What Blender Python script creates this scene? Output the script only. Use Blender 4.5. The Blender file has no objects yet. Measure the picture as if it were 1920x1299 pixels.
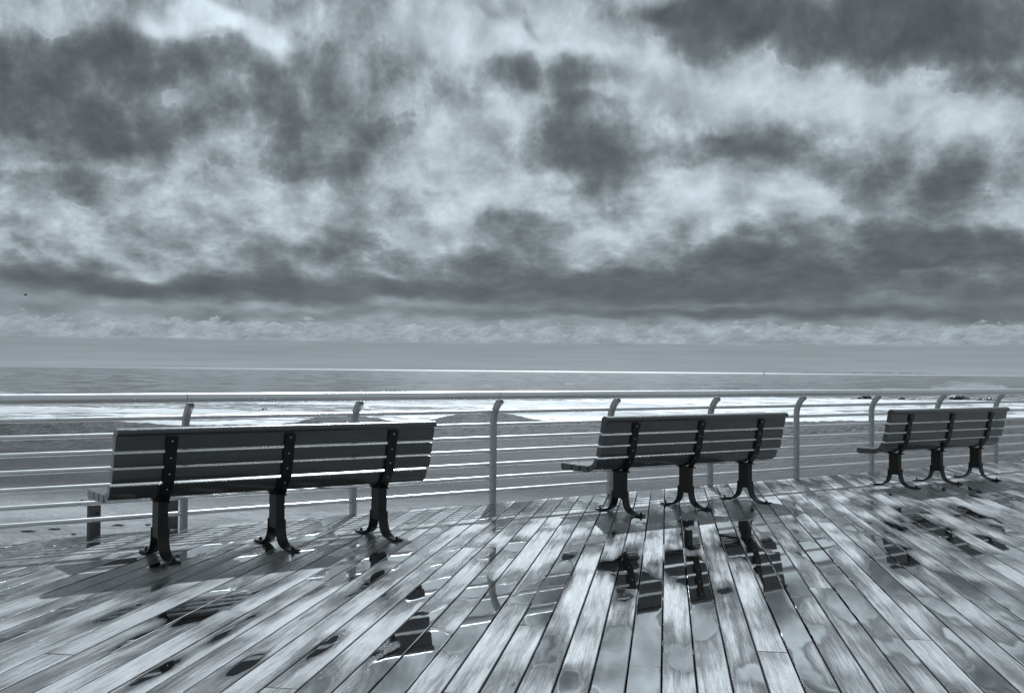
import bpy, bmesh, math, random
from math import radians, sin, cos, pi
from mathutils import Vector, Matrix, noise as mnoise

scene = bpy.context.scene
COL = scene.collection

# ------------------------------------------------------------------ camera
CAM_H = 1.31786
YAW, PITCH, ROLL = 0.64368, 0.0221, 0.00915
FPX = 2035.09                       # focal length in pixels of a 1920 px wide frame
cam_data = bpy.data.cameras.new('camera')
cam = bpy.data.objects.new('camera', cam_data)
COL.objects.link(cam)
cam_data.sensor_width = 36.0
cam_data.lens = FPX / 1920.0 * 36.0
cam_data.clip_start = 0.05
cam_data.clip_end = 60000
F = Vector((sin(YAW)*cos(PITCH), cos(YAW)*cos(PITCH), sin(PITCH)))
R = Vector((cos(YAW), -sin(YAW), 0)); U = R.cross(F)
R2 = cos(ROLL)*R + sin(ROLL)*U
U2 = -sin(ROLL)*R + cos(ROLL)*U
cam.matrix_world = Matrix(((R2.x, U2.x, -F.x, 0), (R2.y, U2.y, -F.y, 0), (R2.z, U2.z, -F.z, CAM_H), (0, 0, 0, 1)))
scene.camera = cam

# ------------------------------------------------------------------ node helper
class NT:
    def __init__(s, tree):
        s.t = tree; s.n = tree.nodes; s.l = tree.links
    def put(s, sock, v):
        if v is None: return
        if isinstance(v, bpy.types.NodeSocket): s.l.new(v, sock)
        else: sock.default_value = v
    def m(s, op, a, b=None, c=None, clamp=False):
        n = s.n.new('ShaderNodeMath'); n.operation = op; n.use_clamp = clamp
        for i, v in enumerate((a, b, c)): s.put(n.inputs[i], v)
        return n.outputs[0]
    def v(s, op, a, b=None, c=None, scale=None):
        n = s.n.new('ShaderNodeVectorMath'); n.operation = op
        for i, v in enumerate((a, b, c)): s.put(n.inputs[i], v)
        if scale is not None: s.put(n.inputs['Scale'], scale)
        return n.outputs['Value'] if op in ('DOT_PRODUCT', 'LENGTH', 'DISTANCE') else n.outputs[0]
    def xyz(s, x=0.0, y=0.0, z=0.0):
        n = s.n.new('ShaderNodeCombineXYZ')
        for i, v in enumerate((x, y, z)): s.put(n.inputs[i], v)
        return n.outputs[0]
    def sep(s, v):
        n = s.n.new('ShaderNodeSeparateXYZ'); s.put(n.inputs[0], v); return n.outputs
    def map(s, v, loc=(0,0,0), rot=(0,0,0), sc=(1,1,1), kind='POINT'):
        n = s.n.new('ShaderNodeMapping'); n.vector_type = kind
        s.put(n.inputs['Vector'], v); n.inputs['Location'].default_value = loc
        n.inputs['Rotation'].default_value = rot; n.inputs['Scale'].default_value = sc
        return n.outputs[0]
    def noise(s, v, scale=1.0, detail=3.0, rough=0.55, dist=0.0, col=False, dim='3D', kind='FBM', lac=2.0):
        n = s.n.new('ShaderNodeTexNoise'); n.noise_dimensions = dim; n.noise_type = kind
        s.put(n.inputs['Vector'], v)
        s.put(n.inputs['Scale'], scale); s.put(n.inputs['Detail'], detail); s.put(n.inputs['Roughness'], rough)
        s.put(n.inputs['Lacunarity'], lac); s.put(n.inputs['Distortion'], dist)
        return n.outputs['Color' if col else 'Fac']
    def voro(s, v, scale=1.0, feat='F1', rand=1.0, out='Distance', smooth=None):
        n = s.n.new('ShaderNodeTexVoronoi'); n.feature = feat
        s.put(n.inputs['Vector'], v); s.put(n.inputs['Scale'], scale); s.put(n.inputs['Randomness'], rand)
        if smooth is not None: s.put(n.inputs['Smoothness'], smooth)
        return n.outputs[out]
    def ss(s, v, a, b, lo=0.0, hi=1.0):
        n = s.n.new('ShaderNodeMapRange'); n.interpolation_type = 'SMOOTHSTEP'
        s.put(n.inputs[0], v); s.put(n.inputs[1], a); s.put(n.inputs[2], b); s.put(n.inputs[3], lo); s.put(n.inputs[4], hi)
        return n.outputs[0]
    def lin(s, v, a, b, lo=0.0, hi=1.0):
        n = s.n.new('ShaderNodeMapRange'); n.clamp = True
        s.put(n.inputs[0], v); s.put(n.inputs[1], a); s.put(n.inputs[2], b); s.put(n.inputs[3], lo); s.put(n.inputs[4], hi)
        return n.outputs[0]
    def mixf(s, f, a, b):
        n = s.n.new('ShaderNodeMix'); n.data_type = 'FLOAT'
        s.put(n.inputs[0], f); s.put(n.inputs[2], a); s.put(n.inputs[3], b); return n.outputs[0]
    def mixc(s, f, a, b, mode='MIX'):
        n = s.n.new('ShaderNodeMix'); n.data_type = 'RGBA'; n.blend_type = mode
        s.put(n.inputs[0], f); s.put(n.inputs[6], a); s.put(n.inputs[7], b); return n.outputs[2]
    def bump(s, h, dist=0.01, strength=1.0, normal=None):
        n = s.n.new('ShaderNodeBump'); s.put(n.inputs['Strength'], strength); s.put(n.inputs['Distance'], dist)
        s.put(n.inputs['Height'], h)
        if normal is not None: s.put(n.inputs['Normal'], normal)
        return n.outputs[0]

# ------------------------------------------------------------------ sky and sun
SUN_AZ, SUN_EL = radians(40.3), radians(43.0)
TINT = (0.868, 1.015, 1.105)
world = bpy.data.worlds.new('World'); scene.world = world
world.use_nodes = True
w = NT(world.node_tree); w.n.clear()
# every cloud mass: azimuth from the middle of the view, elevation, half width, half height (degrees), tilt, lighter(+) / darker(-)
CLOUDS = [
(-23.62, 14.51, 3.66, 2.03, 0, -0.3), (-17.42, 15.21, 5.35, 1.13, 0, -0.32), (-21.39, 11.23, 5.49, 1.86, 4, -0.46), (-19.89, 10.45, 2.53, 0.84, 0, -0.12),
(-15.57, 13.36, 1.97, 0.84, 0, -0.2), (-9.91, 12.69, 4.22, 1.41, -6, -0.32), (-7.43, 13.55, 2.25, 1.69, 0, -0.14), (-10.15, 10.08, 2.39, 0.84, -5, -0.28),
(-21.59, 8.78, 1.41, 0.9, 0, -0.16), (-19.19, 13.59, 5.63, 1.13, 0, -0.1), (1.29, 15.06, 3.1, 1.13, -5, -0.36), (2.72, 13.33, 1.41, 1.07, 35, -0.33),
(4.85, 11.02, 3.1, 1.75, -12, -0.42), (3.3, 11.3, 1.97, 0.7, 0, -0.15), (4.71, 9.79, 1.69, 0.7, 0, -0.1), (16.39, 17.84, 10.7, 1.8, 0, -0.6),
(21.21, 15.87, 3.94, 1.27, 0, -0.42), (10.22, 17.76, 3.1, 1.41, 0, -0.22), (25.04, 14.27, 1.97, 1.69, 0, -0.3), (7.73, 18.62, 1.69, 0.56, 0, -0.3),
(22.92, 13.62, 3.38, 0.56, 0, -0.15), (10.53, 11.41, 3.38, 0.45, 0, -0.28), (14.04, 11.74, 1.55, 1.27, 0, -0.26), (17.19, 10.03, 2.11, 1.13, -15, -0.3),
(19.73, 8.87, 2.53, 0.9, -10, -0.22), (23.87, 9.16, 3.1, 0.99, 0, -0.26), (21.95, 8.12, 1.41, 1.41, 0, -0.14), (0.65, 7.48, 2.11, 1.29, -10, -0.3),
(-1.74, 6.15, 3.1, 0.73, 0, -0.16), (-2.6, 7.53, 1.13, 0.84, 0, 0.08), (5.01, 8.27, 1.69, 0.51, 0, -0.12), (-8.97, 4.07, 9.29, 0.73, 0, -0.34),
(-1.72, 4.89, 7.32, 0.96, 0, -0.2), (6.15, 4.24, 8.45, 0.96, 0, -0.3), (13.79, 5.71, 9.29, 1.46, 3, -0.4), (21.22, 6.59, 4.22, 1.24, -8, -0.36),
(24.8, 5.18, 5.63, 1.69, 0, -0.22), (16.42, 3.91, 11.82, 1.13, 0, -0.24), (19.99, 2.94, 11.26, 0.39, 0, -0.2), (3.92, 3.03, 14.08, 0.28, 0, -0.2),
(-15.41, 2.7, 11.82, 0.25, 0, -0.1), (-20.03, 4.12, 4.22, 0.62, -6, -0.32), (-23.68, 4.03, 3.66, 0.84, 0, -0.22), (-12.26, 5.23, 1.27, 0.79, 0, -0.2),
(-14.9, 3.93, 3.94, 0.51, 0, -0.24), (-8.72, 5.88, 3.38, 0.84, 0, -0.14), (-17.26, 4.8, 1.69, 0.56, 0, -0.1), (-17.21, 17.66, 1.69, 0.34, 0, -0.1),
(-0.73, 18.45, 1.13, 0.34, -30, -0.16), (0.98, 17.69, 1.41, 0.28, -40, -0.2), (-24.14, 16.74, 2.67, 0.68, 0, 0.18), (-16.29, 17.38, 2.39, 0.73, 8, 0.46),
(-13.77, 17.14, 2.53, 0.56, -14, 0.32), (-12.15, 16.7, 0.68, 1.27, 10, 0.28), (-8.87, 17.66, 2.53, 1.69, 0, -0.1), (-11.35, 18.02, 0.84, 0.56, 0, 0.1),
(-1.86, 17.66, 5.63, 1.69, 0, 0.22), (4.66, 16.89, 5.35, 1.69, 0, 0.22), (10.51, 15.17, 5.63, 1.24, 0, 0.18), (17.44, 13.65, 9.29, 1.41, 0, 0.2),
(23.87, 12.17, 4.5, 0.96, 0, 0.16), (-24.49, 10.21, 1.69, 0.73, -20, 0.14), (-17.22, 10.59, 2.53, 0.96, 14, 0.24), (-22.58, 9.61, 3.38, 0.34, 0, 0.16),
(-13.7, 12.31, 2.53, 0.79, -15, 0.08), (-4.62, 12.7, 3.1, 1.41, 0, 0.13), (-4.61, 11.21, 5.35, 0.73, 0, 0.1), (-1.77, 9.76, 6.76, 0.9, 0, 0.13),
(9.16, 10.14, 3.1, 1.13, 0, 0.15), (7.79, 8.25, 4.22, 1.41, 0, 0.12), (10.27, 8.76, 3.1, 0.96, 0, 0.1), (16.41, 8.47, 2.53, 0.9, -10, 0.3),
(14.04, 9.48, 2.81, 0.84, 0, 0.08), (23.87, 7.77, 2.53, 1.13, 0, 0.26), (20.97, 7.9, 1.69, 0.84, 0, 0.1), (-21.82, 7.87, 7.32, 1.01, 0, 0.09),
(-11.22, 8.27, 6.76, 0.84, 0, 0.07), (-2.04, 8.45, 1.69, 0.73, 25, 0.18), (-3.43, 6.82, 1.69, 0.56, -15, 0.1), (3.19, 6.47, 1.69, 1.13, -30, 0.16),
(3.62, 5.35, 1.13, 0.25, -15, 0.22), (5.86, 6.6, 1.69, 0.79, 0, 0.2), (12.5, 6.68, 0.84, 0.34, -20, 0.22), (15.9, 7.02, 1.01, 0.51, -30, 0.2),
(21.34, 5.28, 1.69, 0.28, 8, 0.18), (24.1, 5.72, 1.41, 0.62, 15, 0.26), (-0.03, 4.49, 2.25, 0.17, 0, 0.1), (-12.23, 3.12, 3.1, 0.17, 0, 0.12),
(-5.64, 3.38, 2.25, 0.28, 0, 0.14), (8.64, 6.04, 1.69, 1.13, 0, 0.12), (-18.79, 5.01, 1.69, 0.56, -25, 0.14), (-18.02, 4.51, 1.41, 0.28, -25, 0.14),
(2.41, 16.38, 2.81, 0.34, -5, 0.1), (4.4, 14.39, 1.97, 0.34, 0, 0.2), (-0.39, 13.18, 1.69, 1.13, 0, 0.12), (21.71, 5.8, 1.69, 0.39, 0, 0.1),
(-5.12, 7.07, 1.69, 0.73, 0, 0.08), (1.06, 8.54, 2.53, 0.45, -10, 0.14), (-8.73, 6.98, 1.13, 0.62, 0, 0.1), (-15.46, 5.94, 1.13, 0.39, -20, 0.08),
(-18.06, 6.63, 1.97, 0.62, 0, -0.06), (-24.71, 9.06, 1.41, 0.51, 0, -0.06), (-7.33, 5.22, 1.41, 0.25, -8, 0.14), (10.3, 3.49, 3.66, 0.2, 2, 0.14),
(19.99, 3.6, 2.53, 0.23, 0, 0.1), (23.39, 4.71, 1.69, 0.39, 0, 0.1), (-11.17, 4.85, 0.84, 0.34, -20, 0.12), (6.14, 5.35, 1.69, 0.28, -10, 0.1),
(17.45, 6.17, 1.69, 0.34, 6, 0.08), (-19.8, 4.97, 1.69, 0.39, -10, 0.12), (-12.33, 10.65, 1.69, 0.51, 0, 0.08), (4.45, 7.16, 1.13, 0.56, 0, 0.1)]

def build_sky():
    tc = w.n.new('ShaderNodeTexCoord')
    D = w.v('NORMALIZE', tc.outputs['Generated'])
    dx, dy, dz = w.sep(D)
    az = w.m('MULTIPLY_ADD', w.m('ARCTAN2', dx, dy), 57.2958, -36.88)
    el = w.m('MULTIPLY', w.m('ARCSINE', dz), 57.2958)
    ec = w.m('MAXIMUM', el, 0.0)
    e3 = w.m('ADD', ec, 3.0)
    Q = w.xyz(w.m('MULTIPLY', az, 0.088), w.m('MULTIPLY', w.m('LOGARITHM', e3, 2.71828), 1.62), 0.0)
    # billowing edges: the masses are bent by turbulence before they are read
    wa = w.v('SUBTRACT', w.noise(Q, 3.2, 3, 0.5, col=True), (0.5, 0.5, 0.5))
    amp = w.m('MULTIPLY_ADD', e3, 0.085, 0.35)
    P = w.v('ADD', w.xyz(az, el, 0.0), w.v('MULTIPLY', w.v('SCALE', wa, scale=amp), (1.9, 1.7, 0.0)))
    base = w.ss(el, 1.5, 6.5, 0.575, 0.555)
    acc = w.m('ADD', base, w.ss(el, 6.0, 11.0, 0.0, 0.06))
    px, py, _ = w.sep(P)
    for i in range(0, len(CLOUDS)):          # the running sum rides along in z, so each mass is worked out in turn
        a, e, ra, re, rot, wt = CLOUDS[i]
        q = w.map(w.xyz(px, py, acc), (a, e, 0), (0, 0, radians(rot)), (ra, re, 1e6), 'TEXTURE')
        r2 = w.v('DOT_PRODUCT', q, q)
        g = w.m('POWER', 0.40, w.m('POWER', r2, 1.35))
        acc = w.m('MULTIPLY_ADD', g, wt, acc)
    # cloud texture: rounded heads and folds, lit from above and behind
    wb = w.v('SUBTRACT', w.noise(Q, 4.0, 3, 0.5, col=True), (0.5, 0.5, 0.5))
    W = w.v('MULTIPLY_ADD', wb, (0.09, 0.09, 0.0), w.v('MULTIPLY', Q, (1.0, 0.80, 1.0)))
    def heads(p, sc, octs=4):
        """rounded puffs with dark creases between them"""
        tot = None; a_ = 1.0; q = p; f = sc
        for k in range(octs):
            n = w.m('ABSOLUTE', w.m('MULTIPLY_ADD', w.noise(w.v('ADD', p, (3.7*k, 1.9*k, 0.0)), f, 0.0, 0.5, dim='2D'), 2.0, -1.0))
            tot = w.m('MULTIPLY', n, a_) if tot is None else w.m('MULTIPLY_ADD', n, a_, tot)
            a_ *= 0.54; f *= 2.2
        return tot
    h0 = heads(W, 3.3, 6)
    h1 = heads(w.v('ADD', W, (-0.012, 0.045, 0.0)), 3.3, 3)
    f0 = w.noise(Q, 3.4, 9, 0.64)
    inten = w.ss(el, 3.3, 5.5, 0.35, 1.0)
    # backlit cumulus: thin edges glow, thick cores go dark
    Dn = w.m('MULTIPLY', w.m('SUBTRACT', 0.645, acc), 2.3)
    Dn = w.m('MULTIPLY_ADD', w.m('MULTIPLY', w.m('SUBTRACT', h0, 0.62), inten), w.ss(acc, 0.60, 0.80, 0.95, 0.45), Dn)
    Dn = w.m('MULTIPLY_ADD', w.m('MULTIPLY', w.m('SUBTRACT', f0, 0.5), inten), w.ss(acc, 0.60, 0.80, -2.1, -1.1), Dn)
    cr = w.n.new('ShaderNodeValToRGB'); cr.color_ramp.interpolation = 'B_SPLINE'
    w.l.new(w.lin(Dn, -1.1, 1.35), cr.inputs[0])
    els = cr.color_ramp.elements
    stops = [(0.0, .88), (0.20, .79), (0.32, .70), (0.41, .62), (0.50, .55), (0.60, .475), (0.71, .40), (0.84, .335), (1.0, .28)]
    els[0].position = stops[0][0]; els[0].color = (stops[0][1],)*3 + (1,)
    els[1].position = stops[-1][0]; els[1].color = (stops[-1][1],)*3 + (1,)
    for p_, v_ in stops[1:-1]:
        e_ = els.new(p_); e_.color = (v_, v_, v_, 1)
    bwr = w.n.new('ShaderNodeRGBToBW'); w.l.new(cr.outputs[0], bwr.inputs[0])
    V = bwr.outputs[0]
    shade = w.m('MULTIPLY', w.m('SUBTRACT', h0, h1), w.m('MULTIPLY', inten, w.ss(Dn, -0.1, 0.7, 0.11, 0.055)))
    V = w.m('ADD', V, shade)
    V = w.m('ADD', V, w.m('MULTIPLY', w.m('MULTIPLY', w.m('SUBTRACT', w.noise(Q, 5.5, 6, 0.62), 0.5), inten), 0.26))
    rim = w.m('SUBTRACT', 1.0, w.m('ABSOLUTE', w.m('MULTIPLY', w.m('SUBTRACT', Dn, 0.03), 5.5)), clamp=True)
    rim = w.m('MULTIPLY', rim, w.m('MULTIPLY', inten, w.ss(w.noise(Q, 2.7, 3, 0.6), 0.50, 0.70, 0.0, 0.09)))
    V = w.m('ADD', V, rim)
    # far low line of small cumulus
    C = w.xyz(w.m('MULTIPLY', az, 0.9), w.m('MULTIPLY', el, 1.7), 0.0)
    cw = w.v('MULTIPLY_ADD', w.v('SUBTRACT', w.noise(C, 1.6, 3, 0.5, col=True), (0.5,0.5,0.5)), (0.55, 0.5, 0.0), C)
    c0 = heads(cw, 1.2)
    c1 = heads(w.v('ADD', cw, (-0.03, 0.09, 0.0)), 1.2)
    top = w.m('MULTIPLY_ADD', w.noise(w.xyz(az, 0.0, 7.0), 0.5, 4, 0.6), 0.9, 2.0)
    band = w.m('MULTIPLY', w.ss(el, 1.35, 1.5), w.m('SUBTRACT', 1.0, w.ss(w.m('SUBTRACT', el, w.m('MULTIPLY', w.m('SUBTRACT', c0, 0.5), 0.45)), w.m('SUBTRACT', top, 0.16), top)))
    bv = w.m('MULTIPLY_ADD', w.m('SUBTRACT', c0, c1), 0.11, w.m('MULTIPLY_ADD', w.noise(C, 0.9, 6, 0.60), 0.46, 0.36))
    V = w.mixf(w.m('MULTIPLY', band, 0.9), V, bv)
    low = w.noise(w.xyz(w.m('MULTIPLY', az, 0.12), w.m('MULTIPLY', el, 3.0), 9.0), 1.0, 4, 0.6)
    lowv = w.m('ADD', w.ss(el, 0.0, 1.3, 0.575, 0.53), w.m('MULTIPLY', w.m('SUBTRACT', low, 0.5), 0.12))
    V = w.mixf(w.ss(el, 1.3, 1.55, 1.0, 0.0), V, lowv)
    # grows brighter toward the veiled sun, above the frame
    sd = (sin(SUN_AZ)*cos(SUN_EL), cos(SUN_AZ)*cos(SUN_EL), sin(SUN_EL))
    cs = w.v('DOT_PRODUCT', D, sd)
    V = w.m('MAXIMUM', V, 0.17)
    lum = w.m('POWER', V, 2.2)
    up = w.m('ADD', 1.0, w.m('MULTIPLY', w.ss(el, 19.0, 40.0), w.m('MULTIPLY', w.ss(cs, 0.75, 1.0), 1.6)))
    lum = w.m('MULTIPLY', lum, up)
    sky = w.n.new('ShaderNodeTexSky'); sky.sky_type = 'NISHITA'; sky.sun_disc = False
    sky.sun_elevation = SUN_EL; sky.sun_rotation = SUN_AZ
    bw = w.n.new('ShaderNodeRGBToBW'); w.l.new(sky.outputs[0], bw.inputs[0])
    clear = w.m('MULTIPLY', bw.outputs[0], 0.1)
    lum = w.mixf(0.94, clear, lum)
    c = w.v('SCALE', TINT, scale=lum)
    bg = w.n.new('ShaderNodeBackground'); w.l.new(c, bg.inputs[0]); bg.inputs[1].default_value = 1.0
    out = w.n.new('ShaderNodeOutputWorld'); w.l.new(bg.outputs[0], out.inputs[0])
build_sky()
world.cycles.sampling_method = 'MANUAL'
world.cycles.sample_map_resolution = 512

sun_data = bpy.data.lights.new('sun', 'SUN')
sun_data.energy = 4.7; sun_data.angle = radians(0.9); sun_data.color = (0.90, 1.0, 1.09)
sun = bpy.data.objects.new('sun', sun_data); COL.objects.link(sun)
sun.rotation_euler = Vector((-sin(SUN_AZ)*cos(SUN_EL), -cos(SUN_AZ)*cos(SUN_EL), -sin(SUN_EL))).to_track_quat('-Z', 'Y').to_euler()

scene.view_settings.view_transform = 'Standard'
scene.view_settings.look = 'None'
scene.view_settings.exposure = 0.10
scene.view_settings.gamma = 1.0

# ------------------------------------------------------------------ materials
def mat(name):
    m = bpy.data.materials.new(name); m.use_nodes = True
    t = NT(m.node_tree); t.n.clear()
    p = t.n.new('ShaderNodeBsdfPrincipled'); o = t.n.new('ShaderNodeOutputMaterial')
    t.l.new(p.outputs[0], o.inputs[0])
    return m, t, p
def pos(t, kind='Object'):
    return t.n.new('ShaderNodeTexCoord').outputs[kind]
def setp(t, p, **k):
    names = dict(base='Base Color', rough='Roughness', metal='Metallic', ior='IOR', nrm='Normal', spec='Specular IOR Level', coat='Coat Weight', coatr='Coat Roughness')
    for a, v in k.items():
        if a == 'base' and isinstance(v, (int, float)): v = (v, v, v, 1)
        t.put(p.inputs[names[a]], v)
def grey(t, v):
    return t.xyz(v, v, v)

# sea-view frame: u runs along the shore, v out to sea
SYAW = radians(36.88)
def uv_pt(u, v, z): return (u*cos(SYAW) + v*sin(SYAW), -u*sin(SYAW) + v*cos(SYAW), z)
def uv_nodes(t):
    P = pos(t)
    u = t.v('DOT_PRODUCT', P, (cos(SYAW), -sin(SYAW), 0)); v = t.v('DOT_PRODUCT', P, (sin(SYAW), cos(SYAW), 0))
    return u, v

def make_deck_mat():
    m, t, p = mat('wet deck timber')
    uvn = t.n.new('ShaderNodeUVMap'); uvn.uv_map = 'board'
    uv = uvn.outputs[0]
    at = t.n.new('ShaderNodeAttribute'); at.attribute_name = 'seed'; seed = at.outputs['Fac']
    P = pos(t)
    tt = t.v('DOT_PRODUCT', P, (0.70711, 0.70711, 0)); ww = t.v('DOT_PRODUCT', P, (0.70711, -0.70711, 0))
    bu, bv, _ = t.sep(uv)                     # metres along the board, -1..1 across it
    so = t.m('MULTIPLY', seed, 37.0)
    # ---- grain
    G = t.xyz(t.m('MULTIPLY', bu, 1.6), t.m('MULTIPLY', bv, 2.4), so)
    warp = t.noise(G, 0.8, 2, 0.5)
    rings = t.noise(t.xyz(t.m('MULTIPLY', bu, 0.7), t.m('ADD', t.m('MULTIPLY', bv, 6.5), t.m('MULTIPLY', warp, 9.0)), so), 1.5, 4, 0.6)
    fine = t.noise(t.xyz(t.m('MULTIPLY', bu, 6.0), t.m('MULTIPLY', bv, 42.0), so), 1.0, 3, 0.65)
    fine2 = t.noise(t.xyz(t.m('MULTIPLY', bu, 14.0), t.m('MULTIPLY', t.m('ADD', bv, t.m('MULTIPLY', warp, 0.7)), 95.0), so), 1.0, 2, 0.6)
    mid = t.noise(t.xyz(t.m('MULTIPLY', bu, 4.5), t.m('ADD', t.m('MULTIPLY', bv, 8.5), t.m('MULTIPLY', warp, 5.0)), so), 1.0, 3, 0.6)
    flame = t.noise(t.xyz(t.m('MULTIPLY', bu, 2.0), t.m('ADD', t.m('MULTIPLY', bv, 3.2), t.m('MULTIPLY', warp, 6.0)), t.m('ADD', so, 3.0)), 1.6, 3, 0.5)
    # ---- where water stands: long shallow pools on single boards
    wob = t.noise(t.xyz(t.m('MULTIPLY', bu, 2.2), t.m('MULTIPLY', bv, 0.55), so), 1.3, 1.2, 0.4)
    pool = t.noise(t.xyz(t.m('MULTIPLY', bu, 0.8), t.m('MULTIPLY', bv, 0.16), so), 1.0, 1.0, 0.45)
    pv = t.m('ADD', pool, t.m('MULTIPLY', t.m('SUBTRACT', wob, 0.5), 0.24))
    edge = t.m('MULTIPLY', t.m('POWER', t.m('ABSOLUTE', bv), 5.0), 0.035)
    lean = t.m('MULTIPLY', bv, t.m('MULTIPLY', t.m('SUBTRACT', t.m('FRACT', t.m('MULTIPLY', seed, 7.31)), 0.5), 0.11))
    pv = t.m('ADD', t.m('SUBTRACT', pv, edge), lean)
    pv = t.m('ADD', pv, t.m('MULTIPLY', t.m('SUBTRACT', t.m('FRACT', t.m('MULTIPLY', seed, 3.77)), 0.5), 0.06))
    for (a, b, la, lb, wt) in POOLS:
        r2 = t.m('ADD', t.m('POWER', t.m('DIVIDE', t.m('SUBTRACT', tt, a), la), 2.0), t.m('POWER', t.m('DIVIDE', t.m('SUBTRACT', ww, b), lb), 2.0))
        pv = t.m('MULTIPLY_ADD', t.m('POWER', 0.35, t.m('MULTIPLY', r2, r2)), wt, pv)
    P_TH = 0.565
    puddle = t.ss(t.m('ADD', pv, t.m('MULTIPLY', t.m('SUBTRACT', mid, 0.5), 0.035)), P_TH - 0.015, P_TH + 0.030)
    rim = t.m('MULTIPLY', t.ss(pv, P_TH - 0.045, P_TH - 0.008), t.m('SUBTRACT', 1.0, puddle))       # soaked, dark ring
    streak = t.noise(t.xyz(t.m('MULTIPLY', bu, 0.9), t.m('ADD', t.m('MULTIPLY', bv, 2.2), t.m('MULTIPLY', warp, 2.5)), t.m('ADD', so, 9.0)), 1.0, 3, 0.55)
    fv = t.m('ADD', pv, t.m('MULTIPLY', t.m('SUBTRACT', streak, 0.5), 0.36))
    film = t.ss(t.m('ADD', fv, t.m('MULTIPLY', t.m('SUBTRACT', fine, 0.5), 0.10)), P_TH - 0.30, P_TH + 0.05)
    # ---- wood colour
    c = t.m('MULTIPLY_ADD', t.m('SUBTRACT', rings, 0.5), 0.30, 0.235)
    c = t.m('ADD', c, t.m('MULTIPLY', t.m('SUBTRACT', t.ss(mid, 0.38, 0.62), 0.5), 0.06))
    c = t.m('ADD', c, t.m('MULTIPLY', t.m('SUBTRACT', t.ss(flame, 0.40, 0.60), 0.5), 0.07))
    c = t.m('ADD', c, t.m('MULTIPLY', t.m('SUBTRACT', fine, 0.5), 0.22))
    c = t.m('MULTIPLY', c, t.m('MULTIPLY_ADD', t.m('FRACT', t.m('MULTIPLY', seed, 5.13)), 0.18, 0.89))
    knot = t.voro(t.xyz(t.m('MULTIPLY', bu, 1.1), t.m('MULTIPLY', bv, 0.55), so), 1.6)
    c = t.m('MULTIPLY', c, t.ss(knot, 0.03, 0.075, 0.45, 1.0))
    # fixing screws, two to a joist
    px_, py_, pz_ = t.sep(P)
    jy = t.m('MULTIPLY', t.m('SUBTRACT', t.m('FRACT', t.m('DIVIDE', py_, 0.61)), 0.5), 0.61 * 1.414)
    jb = t.m('MULTIPLY', t.m('SUBTRACT', t.m('ABSOLUTE', bv), 0.60), 0.069)
    scr = t.ss(t.m('ADD', t.m('POWER', jy, 2.0), t.m('POWER', jb, 2.0)), 0.000016, 0.000034, 0.12, 1.0)
    c = t.m('MULTIPLY', c, scr)
    c = t.m('MULTIPLY', c, t.m('SUBTRACT', 1.0, t.m('MULTIPLY', film, 0.58)))
    c = t.m('MULTIPLY', c, t.m('SUBTRACT', 1.0, t.m('MULTIPLY', rim, 0.35)))
    c = t.m('MAXIMUM', c, 0.02)
    c = t.m('MULTIPLY', c, t.mixf(puddle, 1.0, 0.10))
    rough_dry = t.m('MULTIPLY_ADD', mid, 0.25, 0.33)
    rough = t.mixf(film, rough_dry, t.m('MULTIPLY_ADD', mid, 0.18, 0.07))
    rough = t.mixf(puddle, rough, 0.018)
    h = t.m('ADD', t.m('MULTIPLY', fine, 1.0), t.m('MULTIPLY', fine2, 0.45))
    h = t.m('ADD', h, t.m('ADD', t.m('MULTIPLY', rings, 0.8), t.m('MULTIPLY', mid, 1.4)))
    st = t.m('MULTIPLY', t.m('SUBTRACT', 1.0, puddle), t.mixf(film, 0.60, 0.33))
    nb = t.n.new('ShaderNodeBump'); t.put(nb.inputs['Strength'], st); nb.inputs['Distance'].default_value = 0.0016; t.put(nb.inputs['Height'], h)
    rip = t.noise(P, 9.0, 2, 0.5)
    men = t.m('ADD', t.m('MULTIPLY', rip, 0.10), t.m('MULTIPLY', t.ss(pv, P_TH - 0.004, P_TH + 0.050), 0.35))
    nb2 = t.bump(men, 0.0012, 0.5, nb.outputs[0])
    ior = t.mixf(puddle, t.mixf(film, 1.42, 1.62), 16.0)
    setp(t, p, base=grey(t, c), rough=rough, nrm=nb2, ior=ior)
    return m

def make_simple(name, base, rough, metal=0.0, ior=1.5, var=0.12, scale=9.0, bumpd=0.0, bscale=60.0, rvar=0.1, coat=0.0):
    m, t, p = mat(name)
    P = pos(t)
    n = t.noise(P, scale, 4, 0.6)
    c = t.m('MULTIPLY', base, t.m('MULTIPLY_ADD', t.m('SUBTRACT', n, 0.5), 2*var*2, 1.0))
    r = t.m('MULTIPLY_ADD', t.m('SUBTRACT', t.noise(P, scale*2.3, 3, 0.6), 0.5), rvar*2, rough)
    k = dict(base=grey(t, c), rough=r, metal=metal, ior=ior)
    if coat: k.update(coat=coat, coatr=0.12)
    if bumpd: k['nrm'] = t.bump(t.noise(P, bscale, 3, 0.6), bumpd, 1.0)
    setp(t, p, **k); return m

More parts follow.
